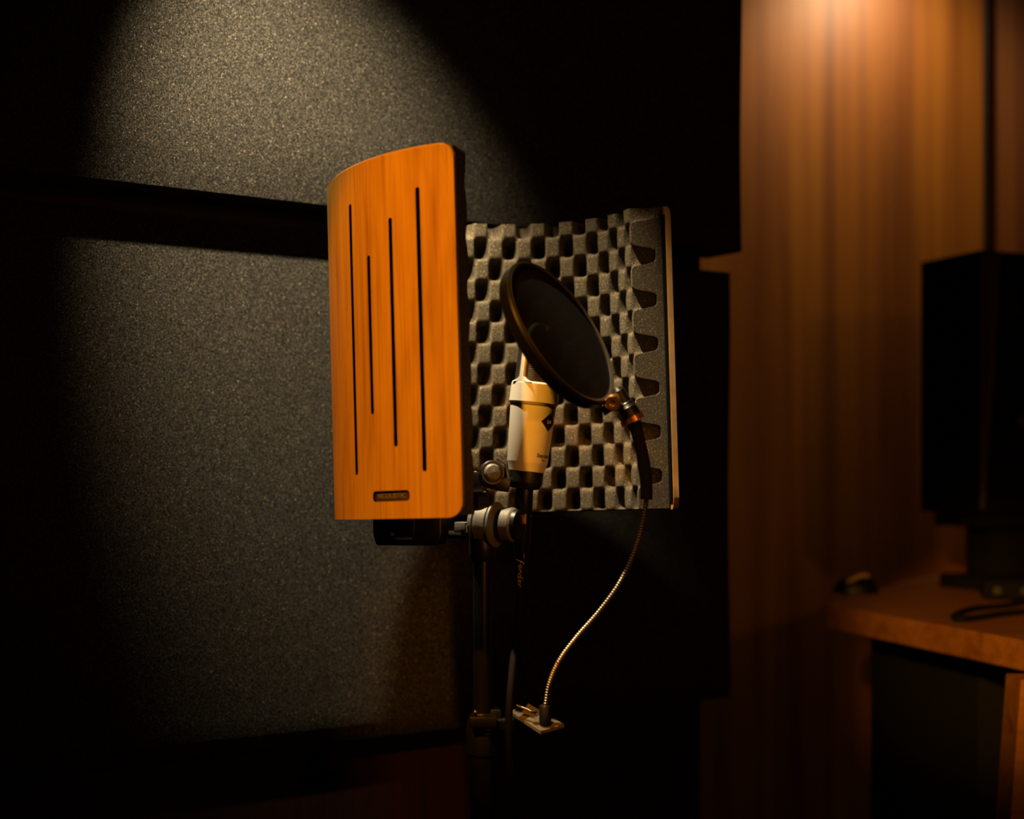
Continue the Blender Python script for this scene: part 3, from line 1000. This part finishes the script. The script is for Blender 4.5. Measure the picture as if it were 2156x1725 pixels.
# bracket and knob at the lower right of the rim
att = P(1303, 836, 1.515)
bm = bmesh.new()
ad = (att - pc); ad = (ad - pn * ad.dot(pn)).normalized()
side = pn.cross(ad)
bR3 = Matrix((ad, side, pn)).transposed()
rimp = pc + ad * (PR + 0.0035) - pn * 0.006
box(bm, (0.012, 0.011, 0.013), T(rel(rimp + ad * 0.002), bR3), 0.001)
box(bm, (0.010, 0.003, 0.022), T(rel(rimp + ad * 0.005 - side * 0.006), bR3), 0.0008)
from_bm('rim_bracket', bm, M_satin, pop, 0.6)
kp = P(1288, 852, 1.490); kq = P(1297, 838, 1.515)
bm = bmesh.new()
kr = frame_z((kp - kq))
lathe(bm, [(0.0050, 0.0), (0.0050, 0.016), (0.0088, 0.0165), (0.0090, 0.0205), (0.0075, 0.0222), (0.0034, 0.0222), (0.0030, 0.0205), (0, 0.0205)], 28, T(rel(kq), kr), cap=False)
from_bm('rim_screw', bm, M_brass, pop, 0.6)
e0 = P(1306, 835, 1.520); e1 = P(1334, 889, 1.520)
ed = (e1 - e0).normalized(); eL = (e1 - e0).length
bm = bmesh.new()
lathe(bm, [(0.004, -0.010), (0.0075, -0.006), (0.0082, 0.004), (0.0088, eL * 0.35), (0.0105, eL * 0.40), (0.0120, eL * 0.80), (0.0120, eL * 0.97), (0.008, eL)], 28, T(rel(e0), frame_z(ed)))
from_bm('neck_socket', bm, M_black, pop, 0.5)
bm = bmesh.new()
NK = 30
for k in range(NK):
    an = 2 * math.pi * k / NK
    M_ = T(rel(e0), frame_z(ed)) @ T(Vector((math.cos(an) * 0.0124, math.sin(an) * 0.0124, eL * 0.90))) @ Matrix.Rotation(an, 4, 'Z')
    box(bm, (0.0016, 0.0014, 0.006), M_)
lathe(bm, [(0.0122, eL * 0.82), (0.0122, eL * 0.98)], 30, T(rel(e0), frame_z(ed)))
from_bm('knurled_ring', bm, M_copper, pop, 0.4)
for zz, rr in ((eL * 0.30, 0.0089), (eL * 0.46, 0.0110)):
    bm = bmesh.new(); lathe_ring(bm, [(rr, zz - 0.0006), (rr + 0.0008, zz), (rr, zz + 0.0006)], 28, T(rel(e0), frame_z(ed)))
    from_bm('neck_ring', bm, M_chrome, pop, 0.6)
gp = [e1, P(1345, 925, 1.520), P(1357, 985, 1.520), P(1361, 1045, 1.520), P(1352, 1110, 1.520), P(1335, 1165, 1.522), P(1305, 1228, 1.525), P(1262, 1288, 1.53), P(1215, 1342, 1.54), P(1178, 1392, 1.55), P(1157, 1440, 1.56), P(1148, 1490, 1.56)]
full = catmull([rel(p) for p in gp], 24)
pts, Ln = resample(full, 0.00075)
kS = 0
for i, p in enumerate(pts):
    if (p + base).z > P(0, 1052, 1.52).z: kS = i
bm = bmesh.new(); tube(bm, pts[:kS + 1:4], lambda i: 0.0066 if i > 3 else 0.0082 - 0.0005 * i, 16)
from_bm('neck_sleeve', bm, M_rubber, pop, 0.8)
sub = pts[kS - 6:]
bm = bmesh.new(); tube(bm, sub, lambda i: 0.00265 + 0.00055 * math.sin(2 * math.pi * i / 4.0), 12)
from_bm('gooseneck', bm, M_goose, pop, 1.2)
# clamp: socket, felt-faced plate, jaw and screw on the stand tube
bm = bmesh.new(); lathe(bm, [(0.0058, -0.009), (0.0068, -0.008), (0.0068, 0.010), (0.0056, 0.012)], 24, T(rel(P(1148, 1508, 1.56))))
from_bm('clamp_socket', bm, M_black, pop, 0.6)
cpts = [P(1074, 1503, 1.60), P(1140, 1537, 1.535), P(1188, 1527, 1.555), P(1113, 1502, 1.60)]
zc_ = P(1148, 1525, 1.56).z
bm = bmesh.new()
poly = []
for px, dd in ((1074, 1.585), (1138, 1.548), (1188, 1.560), (1112, 1.600)):
    q = P(px, 1500, dd); poly.append((q.x - base.x, q.y - base.y))
# plate leans a little towards the camera
pm = bmesh.new(); prism(pm, poly, zc_ - base.z - 0.004, zc_ - base.z - 0.0005)
for v in pm.verts:
    v.co.z += (v.co.y + 0.0) * 0.42
pl_ = from_bm('clamp_plate', pm, M_pad, pop)
bm.free()
bm = bmesh.new()
jq = P(1050, 1520, 1.585)
box(bm, (0.050, 0.020, 0.012), T(rel(P(1062, 1524, 1.592)), Matrix.Rotation(0.45, 3, 'Z')), 0.0015)
box(bm, (0.012, 0.026, 0.034), T(rel(P(1040, 1524, 1.600)), Matrix.Rotation(0.2, 3, 'Z')), 0.0015)
box(bm, (0.030, 0.010, 0.012), T(rel(P(1018, 1520, 1.576))), 0.0015)
from_bm('clamp_jaw', bm, M_black, pop, 0.6)
bm = bmesh.new()
tube(bm, [rel(P(1086, 1485, 1.572)), rel(P(1110, 1494, 1.566)), rel(P(1130, 1505, 1.560))], 0.0012, 8)
lathe(bm, [(0.0, -0.001), (0.0035, 0.0), (0.0035, 0.0025), (0.0, 0.0035)], 12, T(rel(P(1124, 1502, 1.562))), cap=False)
from_bm('clamp_lever', bm, M_goose, pop, 0.8)
bm = bmesh.new(); lathe(bm, [(0.0, 0.003), (0.0018, 0.0025), (0.0022, 0.0), (0.002, -0.008)], 12, T(rel(P(1002, 1500, 1.576)), Matrix.Rotation(math.radians(60), 3, 'X')), cap=False)
from_bm('clamp_screw', bm, M_chrome, pop, 0.8)

# ------------------------------------------------------------------ desk
DZ = P(0, 1272, 2.7).z
dpl = [(0.591, 2.70), (0.762, 2.08), (0.90, 1.62), (1.75, 1.62), (1.75, 3.05), (1.34, 3.55), (1.10, 3.58), (0.896, 3.27)]
desk = empty('desk', (1.2, 2.6, 0), 'wooden console desk with an angled front edge at the right', 'desk')
do = Vector((1.2, 2.6, 0))
bm = bmesh.new(); prism(bm, [(x - do.x, y - do.y) for x, y in dpl], DZ - 0.045, DZ, None, 0.003)
from_bm('desk_top', bm, M_desk, desk, 0.6)
bm = bmesh.new(); prism(bm, [(x - do.x, y - do.y) for x, y in [(0.70, 2.78), (0.80, 2.45), (1.05, 2.30), (1.6, 2.40), (1.6, 3.0), (1.3, 3.4), (0.98, 3.22)]], 0.0, DZ - 0.046)
from_bm('desk_cabinet', bm, M_speaker, desk)
lp0 = P(2152, 1400, 2.02); lp1 = P(2128, 1725, 2.02)
bm = bmesh.new()
dl = (lp1 - lp0) / (lp0.z - lp1.z)
tp = Vector((lp0.x + 0.030, lp0.y + 0.03, 0)) + Vector((0, 0, DZ - 0.046)) + Vector((dl.x, 0, 0)) * (lp0.z - (DZ - 0.046))
bt = Vector((lp0.x + 0.030 + dl.x * lp0.z, lp0.y + 0.03, 0))
vs = []
for c, in ((bt,), (tp,)):
    vs.append([bm.verts.new(c - do + Vector((sx * 0.03, sy * 0.03, 0))) for sx, sy in ((-1, -1), (1, -1), (1, 1), (-1, 1))])
bm.faces.new(vs[0][::-1]); bm.faces.new(vs[1])
for k in range(4): bm.faces.new((vs[0][k], vs[0][(k + 1) % 4], vs[1][(k + 1) % 4], vs[1][k]))
from_bm('leg', bm, M_desk, desk)

# ------------------------------------------------------------------ speaker on a stand pad
SP = 2.95
kc = P(2062, 527, SP); ztp = kc.z
ua = Vector((-0.39, 0.92, 0)).normalized()      # depth direction of the cabinet (away, left)
ub = Vector((0.92, 0.39, 0)).normalized()       # along its front
spk = empty('studio_monitor', Vector((kc.x, kc.y, DZ)), 'black studio monitor speaker standing on the desk', 'speaker')
ko = Vector((kc.x, kc.y, DZ))
SD_, SW_ = 0.185, 0.26
zb_s = 0.165; zt_s = ztp - DZ
def sp(u, v, z): return ub * u + ua * v + Vector((0, 0, z))
bm = bmesh.new()
# cabinet whose tapering chamfer stands in for a light gradient
ct, cb = 0.050, 0.010
lo_ = [sp(0, 0.0, zb_s), sp(cb, -0.004, zb_s), sp(SW_ - cb, -0.004, zb_s), sp(SW_, 0, zb_s), sp(SW_, SD_, zb_s), sp(0, SD_, zb_s)]
hi_ = [sp(0, 0.0, zt_s), sp(ct, -0.004, zt_s), sp(SW_ - ct, -0.004, zt_s), sp(SW_, 0, zt_s), sp(SW_, SD_, zt_s), sp(0, SD_, zt_s)]
lv = [bm.verts.new(p) for p in lo_]; hv = [bm.verts.new(p) for p in hi_]
bm.faces.new(lv[::-1]); bm.faces.new(hv)
for k in range(6): bm.faces.new((lv[k], lv[(k + 1) % 6], hv[(k + 1) % 6], hv[k]))
from_bm('cabinet', bm, M_speaker, spk)
bm = bmesh.new()
q = [sp(0.001, -0.0015, zb_s + 0.01), sp(cb - 0.001, -0.0055, zb_s + 0.01), sp(ct - 0.001, -0.0055, zt_s - 0.004), sp(0.001, -0.0015, zt_s - 0.004)]
q2 = [p + ua * 0.0012 for p in q]
a = [bm.verts.new(p) for p in q]; b = [bm.verts.new(p) for p in q2]
bm.faces.new(a); bm.faces.new(b[::-1])
for k in range(4): bm.faces.new((a[k], a[(k + 1) % 4], b[(k + 1) % 4], b[k]))
from_bm('chamfer_light', bm, M_chamfer_light, spk)  # tapering pale strip, the light on the front face put into colour
fr3 = Matrix((ub, Vector((0, 0, 1)), -ua)).transposed()
zw = zb_s + 0.19
bm = bmesh.new(); lathe_ring(bm, [(0.086, 0), (0.092, 0.006), (0.100, 0.004), (0.102, 0)], 48, T(sp(SW_ / 2, -0.004, zw), fr3))
from_bm('woofer_surround', bm, M_rubber, spk, 0.8)
bm = bmesh.new(); lathe(bm, [(0.087, 0.001), (0.04, -0.004), (0.034, -0.003), (0.02, 0.006), (0, 0.010)], 48, T(sp(SW_ / 2, -0.006, zw), fr3), cap=False)
from_bm('woofer_cone', bm, M_black, spk, 0.8)
bm = bmesh.new(); lathe(bm, [(0.048, 0.0), (0.044, 0.004), (0.018, -0.002), (0.012, 0.004), (0, 0.006)], 36, T(sp(SW_ / 2, -0.006, zt_s - 0.09), fr3), cap=False)
from_bm('tweeter', bm, M_black, spk, 0.8)
bm = bmesh.new(); box(bm, (0.20, 0.14, 0.03), T(sp(SW_ / 2, SD_ / 2, 0.0155), Matrix((ub, ua, Vector((0, 0, 1)))).transposed()), 0.004)
box(bm, (0.10, 0.09, 0.105), T(sp(SW_ / 2, SD_ / 2, 0.083), Matrix((ub, ua, Vector((0, 0, 1)))).transposed()), 0.004)
box(bm, (0.22, 0.15, 0.03), T(sp(SW_ / 2, SD_ / 2, 0.1495), Matrix((ub, ua, Vector((0, 0, 1)))).transposed()), 0.004)
from_bm('pedestal', bm, M_speaker, spk, 0.6)

# ------------------------------------------------------------------ small things on the desk
# low dark dome with a painted-on band (a desk mouse) by the desk's left corner
mo_p = P(1802, 1249, 2.95); mo_p.z = DZ
mo = empty('computer_mouse', mo_p, 'small dark mouse with a painted curved band at the desk corner', 'computer mouse')
bm = bmesh.new()
g = []
for j in range(9):
    ph = math.pi / 2 * j / 8
    g.append([bm.verts.new((0.046 * math.cos(ph) ** 0.6 * math.cos(2 * math.pi * i / 28), 0.034 * math.cos(ph) ** 0.6 * math.sin(2 * math.pi * i / 28), 0.036 * math.sin(ph))) for i in range(28)])
for a, b in zip(g, g[1:]):
    for i in range(28): bm.faces.new((a[i], a[(i + 1) % 28], b[(i + 1) % 28], b[i]))
bm.faces.new(g[0][::-1])
bmesh.ops.remove_doubles(bm, verts=bm.verts, dist=1e-5)
from_bm('shell', bm, M_black, mo, 0.8)
bm = bmesh.new()
glint = [Vector((x, -0.034 * (1 - (x / 0.05) ** 2) * 0.72, z)) for x, z in ((-0.029, 0.014), (-0.019, 0.025), (-0.006, 0.033), (0.008, 0.038), (0.020, 0.037))]
tube(bm, catmull(glint, 5), 0.0042, 8)
from_bm('glint', bm, M_gold, mo, 0.8)  # highlight on the shell, modelled as a gold-coloured tube

# loop of black cable and a dark box on the desk
def desk_pt(px, py, h=0.0):
    d = FPX * (EYE - DZ - h) / (py - HY)
    return P(px, py, d)
lpts = [desk_pt(2170, 1262, 0.012), desk_pt(2120, 1275, 0.006), desk_pt(2055, 1281, 0.006), desk_pt(2022, 1290, 0.006), desk_pt(2008, 1300, 0.006), desk_pt(2030, 1303, 0.006), desk_pt(2075, 1298, 0.006), desk_pt(2115, 1292, 0.006), desk_pt(2190, 1285, 0.006)]
lo0 = lpts[4].copy(); lo0.z = DZ
cb_ = empty('cable_loop', lo0, 'thin black cable looped on the desk near its edge', 'cable')
bm = bmesh.new(); tube(bm, catmull([p - lo0 for p in lpts], 10), 0.0055, 10); from_bm('cord', bm, M_rubber, cb_, 0.8)
bxp = desk_pt(2128, 1262)
hb = empty('interface_box', Vector((bxp.x, bxp.y, DZ)), 'low black audio box lying on the desk beside the cable', 'audio interface')
hb.rotation_euler = (0, 0, -0.25)
bm = bmesh.new(); box(bm, (0.15, 0.10, 0.034), T(Vector((0.02, 0, 0.021))), 0.004); from_bm('case', bm, M_speaker, hb, 0.6)
for sx in (-0.03, 0.02):
    bm = bmesh.new(); lathe(bm, [(0.010, 0.0), (0.010, 0.010), (0.008, 0.012)], 20, T(Vector((sx, -0.05, 0.021)), Matrix.Rotation(math.pi / 2, 3, 'X'))); from_bm('dial', bm, M_satin, hb, 0.6)
for sx, sy in ((-0.04, -0.035), (0.08, -0.035), (-0.04, 0.035), (0.08, 0.035)):
    bm = bmesh.new(); lathe(bm, [(0.006, 0.0), (0.006, 0.005)], 12, T(Vector((sx, sy, 0)))); from_bm('foot', bm, M_rubber, hb, 0.6)
